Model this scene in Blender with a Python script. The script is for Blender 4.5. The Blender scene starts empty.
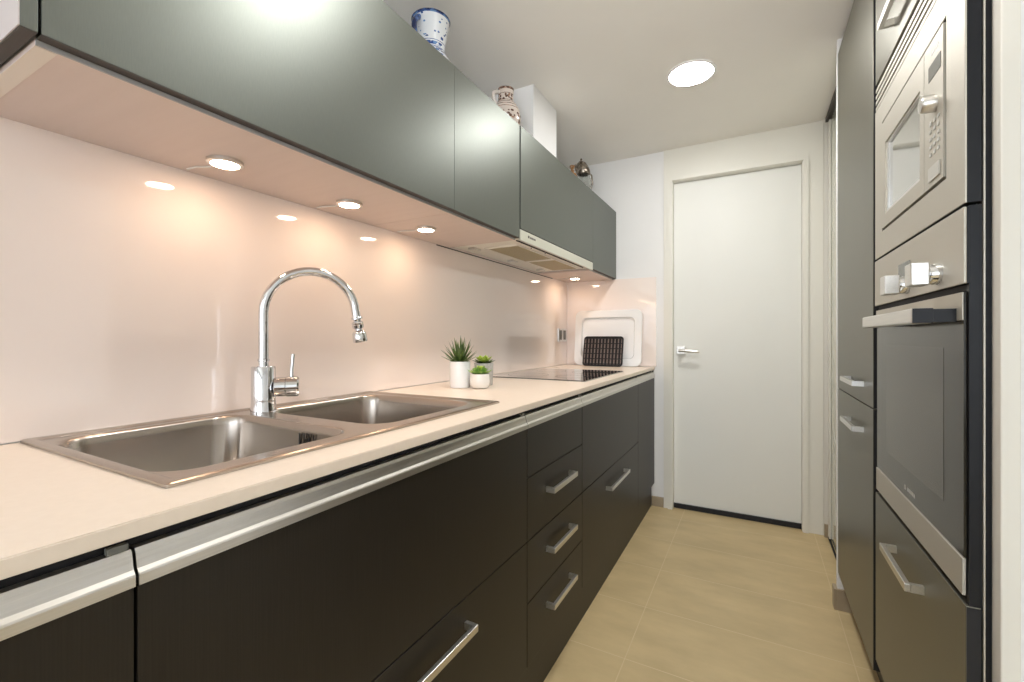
import bpy, bmesh, math, random
from mathutils import Vector, Matrix
from mathutils.geometry import delaunay_2d_cdt
random.seed(7)
PI = math.pi
scn = bpy.context.scene
COL = scn.collection

# ------------------------------------------------------------------ materials
def mat(name, col=(.8, .8, .8), rough=.5, metal=0., spec=.5, coat=0., coat_rough=.03, trans=0., ior=1.5, emit=None, estr=0.):
    m = bpy.data.materials.new(name); m.use_nodes = True
    b = m.node_tree.nodes['Principled BSDF']
    b.inputs['Base Color'].default_value = (*col, 1)
    b.inputs['Roughness'].default_value = rough
    b.inputs['Metallic'].default_value = metal
    b.inputs['Specular IOR Level'].default_value = spec
    b.inputs['Coat Weight'].default_value = coat
    b.inputs['Coat Roughness'].default_value = coat_rough
    b.inputs['Transmission Weight'].default_value = trans
    b.inputs['IOR'].default_value = ior
    if emit:
        b.inputs['Emission Color'].default_value = (*emit, 1)
        b.inputs['Emission Strength'].default_value = estr
    return m

def nd(m, t): return m.node_tree.nodes.new(t)
def lk(m, a, b): m.node_tree.links.new(a, b)
def bsdf(m): return m.node_tree.nodes['Principled BSDF']

def noise_mix(m, c1, c2, scale=(5, 5, 5), detail=4, lo=.35, hi=.65, bump=0., rough=None, nscale=1.):
    tc = nd(m, 'ShaderNodeTexCoord'); mp = nd(m, 'ShaderNodeMapping'); mp.inputs['Scale'].default_value = scale
    n = nd(m, 'ShaderNodeTexNoise'); n.inputs['Scale'].default_value = nscale; n.inputs['Detail'].default_value = detail
    r = nd(m, 'ShaderNodeValToRGB'); r.color_ramp.elements[0].position = lo; r.color_ramp.elements[1].position = hi
    r.color_ramp.elements[0].color = (*c1, 1); r.color_ramp.elements[1].color = (*c2, 1)
    lk(m, tc.outputs['Object'], mp.inputs['Vector']); lk(m, mp.outputs[0], n.inputs['Vector'])
    lk(m, n.outputs['Fac'], r.inputs['Fac']); lk(m, r.outputs['Color'], bsdf(m).inputs['Base Color'])
    if bump:
        bp = nd(m, 'ShaderNodeBump'); bp.inputs['Strength'].default_value = bump; bp.inputs['Distance'].default_value = .002
        lk(m, n.outputs['Fac'], bp.inputs['Height']); lk(m, bp.outputs[0], bsdf(m).inputs['Normal'])
    if rough:
        mr = nd(m, 'ShaderNodeMapRange'); mr.inputs['To Min'].default_value = rough[0]; mr.inputs['To Max'].default_value = rough[1]
        lk(m, n.outputs['Fac'], mr.inputs['Value']); lk(m, mr.outputs[0], bsdf(m).inputs['Roughness'])
    return m

M = {}
M['wall'] = noise_mix(mat('white_wall_paint', rough=.85), (.85, .845, .84), (.87, .865, .86), (3, 3, 3))
M['ceiling'] = noise_mix(mat('ceiling_paint', rough=.9), (.87, .845, .80), (.89, .865, .82), (3, 3, 3))
M['cream'] = noise_mix(mat('cream_trim_paint', rough=.45), (.80, .78, .71), (.82, .80, .73), (3, 3, 3))
M['door'] = noise_mix(mat('door_paint', rough=.5), (.82, .82, .78), (.84, .84, .80), (2, 2, 2))
M['splash'] = noise_mix(mat('splashback_glass', rough=.06, coat=.7, coat_rough=.02), (.93, .82, .76), (.94, .83, .77), (2, 2, 2))
M['counter'] = noise_mix(mat('cream_worktop', rough=.3, spec=.4), (.85, .735, .62), (.87, .755, .64), (90, 90, 90), bump=.0)
M['lacquer'] = noise_mix(mat('graphite_lacquer_shaded', rough=.4, metal=.4, spec=.4), (.024, .020, .015), (.030, .025, .019), (500, 500, 8), detail=3, rough=(.36, .43))  # base units: shaded copy of the one cabinet lacquer, shade put into the colour
M['lacquer_up'] = noise_mix(mat('graphite_lacquer_lit_upper', rough=.3, metal=.85, spec=.5), (.160, .173, .155), (.170, .184, .165), (700, 700, 60), detail=3, rough=(.40, .43))  # wall units: same lacquer, lighter because the stronger light is painted in
M['lacquer_tall'] = noise_mix(mat('graphite_lacquer_lit_tall', rough=.4, metal=.7, spec=.4), (.165, .160, .128), (.185, .178, .143), (500, 500, 8), detail=3, rough=(.33, .41))  # tall units: same lacquer again, brightened in the colour where more light falls
M['edge'] = mat('dark_door_edge', (.05, .042, .036), .5)
M['carcass'] = mat('grey_carcass_edge', (.42, .42, .42), .5)
M['underside'] = noise_mix(mat('cabinet_underside_laminate', rough=.45), (.70, .58, .53), (.72, .60, .55), (4, 40, 4))
M['sidecover'] = mat('pale_side_face', (.62, .56, .55), .4)  # pale sheet over the near face of the end panel
M['black'] = mat('black_plastic', (.008, .008, .010), .35)
M['void'] = mat('dark_recess', (.01, .01, .012), .7)
M['blackgloss'] = mat('black_satin_panel', (.010, .011, .014), .4, spec=.25)
M['alu'] = noise_mix(mat('brushed_aluminium', metal=1., rough=.32), (.66, .64, .60), (.72, .70, .66), (400, 6, 400), rough=(.28, .4))
M['nickel'] = noise_mix(mat('satin_nickel_handle', metal=1., rough=.3), (.70, .69, .67), (.76, .75, .72), (300, 8, 300), rough=(.26, .36))
M['steel'] = noise_mix(mat('brushed_steel', metal=.65, rough=.5), (.54, .515, .45), (.57, .545, .48), (900, 900, 900), rough=(.50, .56))
M['sink'] = noise_mix(mat('sink_steel', metal=1., rough=.25), (.44, .395, .35), (.48, .43, .385), (900, 900, 900), rough=(.20, .30))
M['chrome'] = mat('polished_chrome', (.72, .73, .75), .05, 1.)
M['white_plastic'] = mat('white_plastic', (.85, .84, .83), .3)
M['glassblack'] = mat('black_glass', (.006, .006, .008), .04, coat=1., coat_rough=.02)
M['ovenglass'] = mat('oven_door_glass', (.032, .029, .022), .10, 0., spec=.3)
M['ovenwin'] = mat('oven_window_glass', (.075, .070, .058), .14, 0., spec=.3)
M['mwglass'] = mat('microwave_window_glass', (.22, .225, .21), .08, .3, coat=1.)
M['lcd'] = mat('display_grey', (.16, .165, .15), .25)
M['ceramic'] = mat('white_ceramic', (.86, .87, .88), .25, coat=.3)
M['ceramic_gloss'] = mat('glossy_white_ceramic', (.84, .82, .78), .12, coat=.6)
M['concrete'] = noise_mix(mat('grey_concrete', rough=.8), (.42, .42, .41), (.55, .55, .54), (120, 120, 120), bump=.3)
M['soil'] = noise_mix(mat('potting_soil', rough=.95), (.03, .025, .02), (.09, .07, .05), (300, 300, 300), bump=.8)
M['leafdark'] = noise_mix(mat('dark_green_leaf', rough=.45), (.022, .055, .012), (.12, .19, .035), (70, 70, 25))
M['leafgreen'] = noise_mix(mat('fresh_green_leaf', rough=.4), (.14, .34, .06), (.36, .52, .12), (60, 60, 40))
M['leaflime'] = noise_mix(mat('lime_green_leaf', rough=.4), (.34, .50, .05), (.62, .74, .14), (60, 60, 40))
M['filter'] = noise_mix(mat('grease_filter_mesh', metal=.5, rough=.5), (.40, .34, .21), (.52, .45, .29), (500, 500, 500))
M['hoodwhite'] = mat('hood_underside_metal', (.88, .84, .76), .4, .1)
M['hoodfront'] = mat('hood_front_strip', (.66, .66, .57), .35, .4)
M['tray'] = mat('white_tray_enamel', (.90, .90, .90), .2, coat=.4)
M['floorgap'] = mat('rubber_seal', (.006, .006, .010), .5)
M['skirting'] = noise_mix(mat('beige_skirting_tile', rough=.4), (.36, .29, .20), (.42, .34, .24), (8, 8, 8))
M['glassclear'] = mat('clear_glass', (.9, .92, .9), .03, trans=1., ior=1.45)
M['pewter'] = noise_mix(mat('tarnished_pewter', metal=.9, rough=.3), (.10, .075, .05), (.45, .40, .34), (60, 60, 60))
M['cable'] = mat('white_cable', (.75, .72, .68), .4)
M['panelglass'] = mat('pale_green_glass_door', (.62, .64, .54), .12, coat=.6)
def emission(name, col, s):
    m = bpy.data.materials.new(name); m.use_nodes = True; nt = m.node_tree
    nt.nodes.clear(); e = nt.nodes.new('ShaderNodeEmission'); o = nt.nodes.new('ShaderNodeOutputMaterial')
    e.inputs[0].default_value = (*col, 1); e.inputs[1].default_value = s; nt.links.new(e.outputs[0], o.inputs[0]); return m
M['lamp_white'] = emission('lit_white_diffuser', (1, .985, .96), 58)
M['lamp_warm'] = emission('lit_warm_lens', (1, .70, .47), 38)

# floor tiles: 0.68 x 0.33 m stack-bonded beige porcelain
def floor_mat():
    m = mat('beige_porcelain_tile', rough=.42, spec=.45)
    geo = nd(m, 'ShaderNodeNewGeometry'); mp = nd(m, 'ShaderNodeMapping')
    mp.inputs['Location'].default_value = (.387 + .68, .13, 0)
    lk(m, geo.outputs['Position'], mp.inputs['Vector'])
    br = nd(m, 'ShaderNodeTexBrick'); br.offset = 0; br.inputs['Scale'].default_value = 1
    br.inputs['Brick Width'].default_value = .68; br.inputs['Row Height'].default_value = .33
    br.inputs['Mortar Size'].default_value = .0022; br.inputs['Mortar Smooth'].default_value = .6
    lk(m, mp.outputs[0], br.inputs['Vector'])
    n = nd(m, 'ShaderNodeTexNoise'); n.inputs['Scale'].default_value = 3.2; n.inputs['Detail'].default_value = 7; n.inputs['Roughness'].default_value = .6
    mp2 = nd(m, 'ShaderNodeMapping'); mp2.inputs['Scale'].default_value = (1, 2.4, 1)
    lk(m, geo.outputs['Position'], mp2.inputs['Vector']); lk(m, mp2.outputs[0], n.inputs['Vector'])
    r = nd(m, 'ShaderNodeValToRGB'); r.color_ramp.elements[0].position = .32; r.color_ramp.elements[1].position = .7
    r.color_ramp.elements[0].color = (.53, .405, .215, 1); r.color_ramp.elements[1].color = (.66, .51, .28, 1)
    lk(m, n.outputs['Fac'], r.inputs['Fac'])
    mx = nd(m, 'ShaderNodeMix'); mx.data_type = 'RGBA'
    lk(m, br.outputs['Fac'], mx.inputs['Factor']); lk(m, r.outputs['Color'], mx.inputs['A']); mx.inputs['B'].default_value = (.69, .55, .33, 1)
    lk(m, mx.outputs['Result'], bsdf(m).inputs['Base Color'])
    bp = nd(m, 'ShaderNodeBump'); bp.invert = True; bp.inputs['Strength'].default_value = .3; bp.inputs['Distance'].default_value = .002
    lk(m, br.outputs['Fac'], bp.inputs['Height']); lk(m, bp.outputs[0], bsdf(m).inputs['Normal'])
    return m
M['floor'] = floor_mat()

# painted pottery: bands of brush marks that follow the jug's own height
def pottery(name, base, ink1, ink2, bands, top, height):
    m = mat(name, rough=.18, coat=.5)
    tc = nd(m, 'ShaderNodeTexCoord'); sp = nd(m, 'ShaderNodeSeparateXYZ'); lk(m, tc.outputs['Object'], sp.inputs[0])
    at = nd(m, 'ShaderNodeMath'); at.operation = 'ARCTAN2'; lk(m, sp.outputs['Y'], at.inputs[0]); lk(m, sp.outputs['X'], at.inputs[1])
    cb = nd(m, 'ShaderNodeCombineXYZ'); sc = nd(m, 'ShaderNodeMath'); sc.operation = 'MULTIPLY'; sc.inputs[1].default_value = .045
    lk(m, at.outputs[0], sc.inputs[0]); lk(m, sc.outputs[0], cb.inputs['X']); lk(m, sp.outputs['Z'], cb.inputs['Y'])
    v = nd(m, 'ShaderNodeTexVoronoi'); v.inputs['Scale'].default_value = 75; lk(m, cb.outputs[0], v.inputs['Vector'])
    n = nd(m, 'ShaderNodeTexNoise'); n.inputs['Scale'].default_value = 60; lk(m, cb.outputs[0], n.inputs['Vector'])
    mz = nd(m, 'ShaderNodeMath'); mz.operation = 'DIVIDE'; mz.inputs[1].default_value = height; lk(m, sp.outputs['Z'], mz.inputs[0])
    rp = nd(m, 'ShaderNodeValToRGB'); rp.color_ramp.interpolation = 'CONSTANT'
    el = rp.color_ramp.elements
    el[0].position = 0; el[0].color = (bands[0][1],) * 3 + (1,)
    el[1].position = bands[1][0]; el[1].color = (bands[1][1],) * 3 + (1,)
    for p, d in bands[2:]:
        e = el.new(p); e.color = (d, d, d, 1)
    lk(m, mz.outputs[0], rp.inputs['Fac'])
    # mark where voronoi distance < band density
    lt = nd(m, 'ShaderNodeMath'); lt.operation = 'LESS_THAN'; lk(m, v.outputs['Distance'], lt.inputs[0]); lk(m, rp.outputs['Color'], lt.inputs[1])
    ink = nd(m, 'ShaderNodeMix'); ink.data_type = 'RGBA'; ink.inputs['A'].default_value = (*ink1, 1); ink.inputs['B'].default_value = (*ink2, 1)
    g = nd(m, 'ShaderNodeMath'); g.operation = 'GREATER_THAN'; g.inputs[1].default_value = .55; lk(m, n.outputs['Fac'], g.inputs[0]); lk(m, g.outputs[0], ink.inputs['Factor'])
    mx = nd(m, 'ShaderNodeMix'); mx.data_type = 'RGBA'; mx.inputs['A'].default_value = (*base, 1)
    lk(m, lt.outputs[0], mx.inputs['Factor']); lk(m, ink.outputs['Result'], mx.inputs['B'])
    lk(m, mx.outputs['Result'], bsdf(m).inputs['Base Color'])
    return m

# ------------------------------------------------------------------ mesh helpers
def B(): return bmesh.new()
def box(bm, x0, x1, y0, y1, z0, z1, bev=0., seg=2):
    r = bmesh.ops.create_cube(bm, size=1)
    vs = r['verts']
    sx, sy, sz = abs(x1 - x0), abs(y1 - y0), abs(z1 - z0)
    for v in vs:
        v.co = Vector(((x0 + x1) / 2 + v.co.x * sx, (y0 + y1) / 2 + v.co.y * sy, (z0 + z1) / 2 + v.co.z * sz))
    if bev:
        es = list({e for v in vs for e in v.link_edges})
        bmesh.ops.bevel(bm, geom=es, offset=bev, segments=seg, profile=.5, affect='EDGES')
    return bm
def bx(*a, **k): return box(B(), *a, **k)
def frame_of(d):
    d = d.normalized(); up = Vector((0, 0, 1)) if abs(d.z) < .95 else Vector((1, 0, 0))
    a = d.cross(up).normalized(); return a, d.cross(a).normalized()
def tube(bm, pts, r, n=16, cap=True):
    pts = [Vector(p) for p in pts]; rs = r if isinstance(r, (list, tuple)) else [r] * len(pts)
    rings = []; a = None
    for i, p in enumerate(pts):
        d = (pts[min(i + 1, len(pts) - 1)] - pts[max(i - 1, 0)]).normalized()
        if a is None: a, b = frame_of(d)
        else:
            a = (a - d * a.dot(d)).normalized(); b = d.cross(a)
        rings.append([bm.verts.new(p + (a * math.cos(2 * PI * k / n) + b * math.sin(2 * PI * k / n)) * rs[i]) for k in range(n)])
    for i in range(len(rings) - 1):
        for k in range(n):
            bm.faces.new((rings[i][k], rings[i][(k + 1) % n], rings[i + 1][(k + 1) % n], rings[i + 1][k]))
    if cap:
        bm.faces.new(rings[0][::-1]); bm.faces.new(rings[-1])
    return bm
def lathe(bm, prof, c=(0, 0, 0), n=40, axis=None):
    """prof: (r, z) list; axis optional direction"""
    c = Vector(c)
    R = Vector((0, 0, 1)).rotation_difference(Vector(axis)).to_matrix() if axis else Matrix.Identity(3)
    rings = []
    for r, z in prof:
        if r < 1e-6: rings.append([bm.verts.new(c + R @ Vector((0, 0, z)))])
        else: rings.append([bm.verts.new(c + R @ Vector((r * math.cos(2 * PI * k / n), r * math.sin(2 * PI * k / n), z))) for k in range(n)])
    for A, Q in zip(rings, rings[1:]):
        if len(A) == 1 and len(Q) == 1: continue
        for k in range(n):
            k2 = (k + 1) % n
            if len(A) == 1: bm.faces.new((A[0], Q[k2], Q[k]))
            elif len(Q) == 1: bm.faces.new((A[k], A[k2], Q[0]))
            else: bm.faces.new((A[k], A[k2], Q[k2], Q[k]))
    return bm
def prism_y(bm, prof, y0, y1):
    """(x,z) closed profile extruded along y"""
    a = [bm.verts.new((x, y0, z)) for x, z in prof]; b = [bm.verts.new((x, y1, z)) for x, z in prof]
    n = len(prof)
    for i in range(n): bm.faces.new((a[i], a[(i + 1) % n], b[(i + 1) % n], b[i]))
    bm.faces.new(a[::-1]); bm.faces.new(b); return bm
def rrect(x0, x1, y0, y1, r, n=6):
    r = min(r, (x1 - x0) / 2 - 1e-4, (y1 - y0) / 2 - 1e-4)
    out = []
    for cx, cy, a0 in ((x1 - r, y1 - r, 0), (x0 + r, y1 - r, PI / 2), (x0 + r, y0 + r, PI), (x1 - r, y0 + r, 1.5 * PI)):
        for i in range(n + 1):
            a = a0 + PI / 2 * i / n; out.append((cx + r * math.cos(a), cy + r * math.sin(a)))
    return out
def inside(p, poly):
    c = False; j = len(poly) - 1
    for i in range(len(poly)):
        if (poly[i][1] > p[1]) != (poly[j][1] > p[1]) and p[0] < (poly[j][0] - poly[i][0]) * (p[1] - poly[i][1]) / (poly[j][1] - poly[i][1]) + poly[i][0]: c = not c
        j = i
    return c
def plate(bm, outer, holes, h0, h1, mp=lambda a, b, h: (a, b, h), sides=True):
    """flat plate with holes between heights h0<h1; mp maps (a,b,h) to xyz"""
    loops = [outer] + holes; vs = []; es = []
    for L in loops:
        o = len(vs); vs += [Vector(p) for p in L]; es += [(o + i, o + (i + 1) % len(L)) for i in range(len(L))]
    V, E_, Fc, *_ = delaunay_2d_cdt(vs, es, [], 0, 1e-6)
    for h, flip in ((h0, True), (h1, False)):
        bv = [bm.verts.new(mp(v[0], v[1], h)) for v in V]
        for f in Fc:
            cx = sum(V[i][0] for i in f) / 3; cy = sum(V[i][1] for i in f) / 3
            if not inside((cx, cy), outer) or any(inside((cx, cy), q) for q in holes): continue
            bm.faces.new([bv[i] for i in (f[::-1] if flip else f)])
    if sides:
        for L in loops:
            n = len(L); a = [bm.verts.new(mp(p[0], p[1], h0)) for p in L]; b = [bm.verts.new(mp(p[0], p[1], h1)) for p in L]
            for i in range(n): bm.faces.new((a[i], a[(i + 1) % n], b[(i + 1) % n], b[i]))
    bmesh.ops.remove_doubles(bm, verts=bm.verts, dist=1e-6)
    return bm

def wloc(o):
    v = Vector(o.location)
    while o.parent: o = o.parent; v += Vector(o.location)
    return v
def obj(name, bm, m, parent=None, smooth=False, origin=None):
    """bm is in world coordinates; origin (or centre bottom) becomes the object's origin"""
    bmesh.ops.recalc_face_normals(bm, faces=bm.faces)
    if parent is not None: base = wloc(parent)
    elif origin is not None: base = Vector(origin)
    else:
        xs = [v.co.x for v in bm.verts]; ys = [v.co.y for v in bm.verts]; zs = [v.co.z for v in bm.verts]
        base = Vector(((min(xs) + max(xs)) / 2, (min(ys) + max(ys)) / 2, min(zs)))
    for v in bm.verts: v.co -= base
    me = bpy.data.meshes.new(name); bm.to_mesh(me); bm.free()
    me.materials.append(M[m] if isinstance(m, str) else m)
    o = bpy.data.objects.new(name, me); COL.objects.link(o)
    if parent is not None: o.parent = parent
    else: o.location = base
    if smooth:
        for p in me.polygons: p.use_smooth = True
        try:
            me.set_sharp_from_angle(angle=math.radians(38))
        except Exception: pass
    return o
def thing(name, label, cat, loc, group=None):
    o = bpy.data.objects.new(name, None); o.empty_display_size = .05; COL.objects.link(o); o.location = loc
    o['label'] = label; o['category'] = cat
    if group: o['group'] = group
    return o
def tag(o, label, cat, group=None):
    o['label'] = label; o['category'] = cat
    if group: o['group'] = group
    return o
def struct(name, bm, m, parent=None, smooth=False):
    o = obj(name, bm, m, parent, smooth); 
    if parent is None: o['kind'] = 'structure'
    return o
def copy_tree(o, parent=None):
    c = o.copy(); COL.objects.link(c); c.parent = parent
    for ch in list(o.children): copy_tree(ch, c)
    return c

# ------------------------------------------------------------------ room
WX = -1.178; FY = 3.0; CZ = 2.287; SY = .955; RX = 1.75; BY = -2.4
struct('floor', bx(WX - .1, RX + .1, BY - .1, FY + .15, -.1, 0), 'floor')
struct('ceiling', bx(WX - .1, RX + .1, BY - .1, FY + .15, CZ, CZ + .1), 'ceiling')
struct('wall_left', bx(WX - .1, WX, BY - .1, FY + .15, 0, CZ), 'wall')
# far wall with the door opening
DX0, DX1, DZ = -.458, .240, 2.083
bm = B(); box(bm, WX, DX0, FY, FY + .12, 0, CZ); box(bm, DX1, RX, FY, FY + .12, 0, CZ); box(bm, DX0, DX1, FY, FY + .12, DZ, CZ)
struct('wall_far', bm, 'wall')
# right wall beyond the tall units, the stub pier, the return that faces the camera
struct('wall_right', bx(.40, .52, 2.233, FY, 0, CZ), 'wall')
struct('wall_pier', bx(.2935, .52, 2.205, 2.232, 0, CZ), 'wall')['kind'] = 'structure'
struct('wall_near_right', bx(.349, RX, SY, 1.07, 0, CZ), 'wall')
struct('wall_side', bx(RX, RX + .1, BY, FY, 0, CZ), 'wall')
# back wall behind the camera with a wide window opening
bm = B(); box(bm, WX, RX, BY - .1, BY, 0, .5); box(bm, WX, RX, BY - .1, BY, 2.15, CZ)
box(bm, WX, WX + .25, BY - .1, BY, .5, 2.15); box(bm, RX - .25, RX, BY - .1, BY, .5, 2.15)
struct('wall_back', bm, 'wall')
bm = B(); x0, x1, z0, z1 = WX + .25, RX - .25, .5, 2.15
for a, b in ((x0, x0 + .05), (x1 - .05, x1), ((x0 + x1) / 2 - .025, (x0 + x1) / 2 + .025)): box(bm, a, b, BY - .08, BY - .02, z0, z1)
box(bm, x0, x1, BY - .08, BY - .02, z0, z0 + .05); box(bm, x0, x1, BY - .08, BY - .02, z1 - .05, z1)
struct('window_1', bm, 'wall')
# boxed-in extractor duct above the hood cabinet
struct('wall_duct', bx(WX, -.918, 1.91, 2.19, 1.938, CZ), 'wall')
# door surround: full-height cream panel, architrave, head
def xz(a, b, h): return (a, h, b)
bm = plate(B(), [(-.511, 0), (DX0 - .001, 0), (DX0 - .001, DZ), (DX1 + .001, DZ), (DX1 + .001, 0), (.336, 0), (.336, CZ - .0005), (-.511, CZ - .0005)], [], FY - .012, FY, xz)
struct('trim_1', bm, 'cream')
d = struct('door_1', bx(DX0 + .004, DX1 - .004, FY + .03, FY + .07, .03, DZ - .006), 'door')
def arch(w0, w1, y):
    return plate(B(), [(DX0 - w0, 0), (DX0 - w1, 0), (DX0 - w1, DZ + w1), (DX1 + w1, DZ + w1), (DX1 + w1, 0), (DX1 + w0, 0), (DX1 + w0, DZ + w0), (DX0 - w0, DZ + w0)], [], y, FY - .0121, xz)
obj('door_frame', arch(0, .026, FY - .024), 'cream', d)
bm = B(); box(bm, DX0, DX0 + .003, FY - .012, FY + .075, 0, DZ); box(bm, DX1 - .003, DX1, FY - .012, FY + .075, 0, DZ); box(bm, DX0, DX1, FY - .012, FY + .075, DZ - .003, DZ)
obj('door_lining', bm, 'cream', d)
obj('draught_seal', bx(DX0 + .004, DX1 - .004, FY + .018, FY + .06, .002, .030), 'floorgap', d)
h = obj('door_handle', bx(-.438, -.386, FY + .016, FY + .0301, .985, 1.035, bev=.002), 'nickel', d)
bm = tube(B(), [(-.412, FY + .02, 1.008), (-.412, FY - .025, 1.008)], .0095)
tube(bm, [(-.418, FY - .03, 1.008), (-.39, FY - .032, 1.008), (-.31, FY - .03, 1.003), (-.298, FY - .028, 1.002)], [.009, .010, .009, .008])
obj('lever', bm, 'nickel', h, True)
# skirting
struct('baseboard_far', bx(-.5865, -.5115, FY - .012, FY, 0, .062, bev=.001), 'skirting')
bm = B(); box(bm, .2815, .2935, 2.193, 2.243, 0, .083, bev=.0015); box(bm, .2935, .40, 2.193, 2.205, 0, .083, bev=.0015)
struct('baseboard_right', bm, 'skirting')
struct('baseboard_corner', bx(.3365, .40, 2.96, 2.972, 0, .07, bev=.001), 'skirting')
# sliding glass door in the right wall
d = struct('door_2', bx(.362, .374, 2.24, 2.955, .012, CZ - .03), 'panelglass')
obj('upper_track', bx(.342, .395, 2.245, 2.97, CZ - .022, CZ - .0005), 'edge', d)
bm = B(); box(bm, .352, .360, 2.246, 2.96, .0005, .008); box(bm, .378, .386, 2.246, 2.96, .0005, .008)
obj('lower_track', bm, 'void', d)
obj('frame_stile', bx(.352, .3615, 2.915, 2.955, .012, CZ - .03, bev=.002), 'cream', d)
struct('trim_2', bx(.337, .399, 2.972, 2.9995, 0, CZ - .001), 'cream')
# casing at the near right opening
struct('trim_3', bx(.3265, .3485, SY - .012, 1.07, 0, CZ - .001, bev=.002), 'cream')

# ------------------------------------------------------------------ glass splashbacks
tag(obj('splashback', bx(WX + .0005, WX + .006, -1.0, FY - .008, .902, 1.5), 'splash'), 'long glossy cream glass splashback on the left wall behind the sink', 'splashback')
tag(obj('splashback', bx(WX + .007, -.558, FY - .0075, FY - .0005, .902, 1.482), 'splash'), 'short cream glass splashback on the far wall behind the trays', 'splashback')

# ------------------------------------------------------------------ handles
def c_handle(name, parent, x, y0, y1, z, side=-1, t=.010, w=.016, reach=.031):
    """square C bar; x is door face, bar stands 'reach' away towards the aisle (side = +1 or -1 in x)"""
    xo = x + side * reach
    xi = xo - side * t
    bm = B()
    box(bm, min(xo, xi), max(xo, xi), y0, y1, z - w / 2, z + w / 2, bev=.001)
    for a, b in ((y0, y0 + t), (y1 - t, y1)):
        box(bm, min(x + side * .0002, xi), max(x + side * .0002, xi), a, b, z - w / 2, z + w / 2)
    return obj(name, bm, 'nickel', parent)

# ------------------------------------------------------------------ base cabinets
DFX = -.570; DT = .019
def grip(parent, y0, y1):
    p = [(-.5885, .867), (-.577, .867), (-.5745, .862), (-.573, .854), (-.571, .847), (-.5675, .843), (-.5665, .841), (-.5665, .8305), (-.5695, .8305), (-.588, .8305)]
    return obj('grip_channel', prism_y(B(), p, y0 + .0015, y1 - .0015), 'alu', parent, False)
def base_cabinet(y0, y1, fronts, label):
    t = thing('base_cabinet', label, 'cabinet', (-.88, (y0 + y1) / 2, .145))
    bm = B()
    for a in ((y0 + .0005, y0 + .018), (y1 - .018, y1 - .0005)): box(bm, WX + .02, DFX - DT - .001, a[0], a[1], .1455, .8805)
    box(bm, WX + .02, DFX - DT - .001, y0 + .0005, y1 - .0005, .1455, .163); box(bm, WX + .02, WX + .03, y0 + .0005, y1 - .0005, .1455, .8805)
    box(bm, DFX - DT - .012, DFX - DT - .002, y0 + .0005, y1 - .0005, .1455, .8805)
    obj('carcass', bm, 'void', t)
    for kind, z0, z1, hy in fronts:
        f = obj(kind, bx(DFX - DT, DFX, y0 + .0016, y1 - .0016, z0 + .0016, z1 - .0016, bev=.0008), 'lacquer', t)
        if hy: c_handle('handle', f, DFX, hy[0], hy[1], hy[2], side=1)
    grip(t, y0, y1)
    obj('joint_clip', bx(-.583, -.5755, y1 - .022, y1 - .004, .8675, .8750, bev=.001), 'lcd', t)
    return t
base_cabinet(-.715, .2255, [('door', .145, .8305, None)], 'graphite base cabinet left of the sink cabinet, cut by the left edge')
base_cabinet(.2255, 1.1445, [('door', .506, .8305, None), ('drawer', .145, .506, (.531, .840, .445))], 'dark base cabinet below the sink, flap over deep drawer')
base_cabinet(1.1445, 1.609, [('drawer', .688, .8305, None), ('drawer', .506, .688, (1.275, 1.479, .6175)), ('drawer', .328, .506, (1.275, 1.479, .432)), ('drawer', .145, .328, (1.275, 1.479, .258))],
             'narrow base cabinet with a stack of four drawers and three bar handles')
base_cabinet(1.609, 2.533, [('door', .506, .8305, None), ('drawer', .145, .506, (1.914, 2.226, .432))], 'dark base cabinet beneath the black hob with one long handle')
base_cabinet(2.533, FY - .003, [('door', .145, .8305, None)], 'slim handleless base cabinet at the far wall end')
tag(obj('plinth', bx(-.602, -.587, -.715, FY - .013, .0005, .1445), 'lacquer'), 'dark recessed plinth along the floor under the left base cabinets', 'plinth')
# ------------------------------------------------------------------ worktop with sink cut-out
SL = (-1.115, -.705, .312, .640)   # sink bowls x0,x1,y0,y1
SR = (-1.115, -.705, .705, 1.075)
cut = [( -1.135, .30), (-.685, .30), (-.685, 1.105), (-1.135, 1.105)]
bm = plate(B(), [(WX + .008, -.75), (-.568, -.75), (-.568, FY - .009), (WX + .008, FY - .009)], [cut], .8815, .9)
es = [e for e in bm.edges if all(abs(v.co.x + .568) < 1e-5 for v in e.verts) and abs(e.verts[0].co.z - e.verts[1].co.z) < 1e-6]
bmesh.ops.bevel(bm, geom=es, offset=.0015, segments=2, affect='EDGES')
tag(obj('worktop', bm, 'counter'), 'long cream worktop running along the left wall over the base cabinets', 'worktop')

# ------------------------------------------------------------------ sink
t = thing('kitchen_sink', 'double bowl stainless steel inset sink in the cream worktop', 'sink', (-.91, .71, .9))
X0, X1, Y0, Y1 = -1.166, -.648, .288, 1.125
holeL = rrect(*SL, .055, 8); holeR = rrect(*SR, .055, 8)
zt = .9035
# deck: raised rim lip, then a slightly dished deck
outer = rrect(X0, X1, Y0, Y1, .004, 3); inner = rrect(X0 + .014, X1 - .014, Y0 + .014, Y1 - .014, .012, 3); inner2 = rrect(X0 + .020, X1 - .020, Y0 + .020, Y1 - .020, .010, 3)
bm = B()
def loopv(L, z): return [bm.verts.new((p[0], p[1], z)) for p in L]
def bridge(bm, a, b):
    n = len(a)
    for i in range(n): bm.faces.new((a[i], a[(i + 1) % n], b[(i + 1) % n], b[i]))
a0 = loopv(outer, .9003); a1 = loopv(outer, .9045); a2 = loopv(rrect(X0 + .003, X1 - .003, Y0 + .003, Y1 - .003, .005, 3), .9062); a3 = loopv(inner, .9062); a4 = loopv(inner2, zt)
for q, r in ((a0, a1), (a1, a2), (a2, a3), (a3, a4)): bridge(bm, q, r)
rim = obj('sink_rim', bm, 'sink', t, True)
bm = B()
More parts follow.
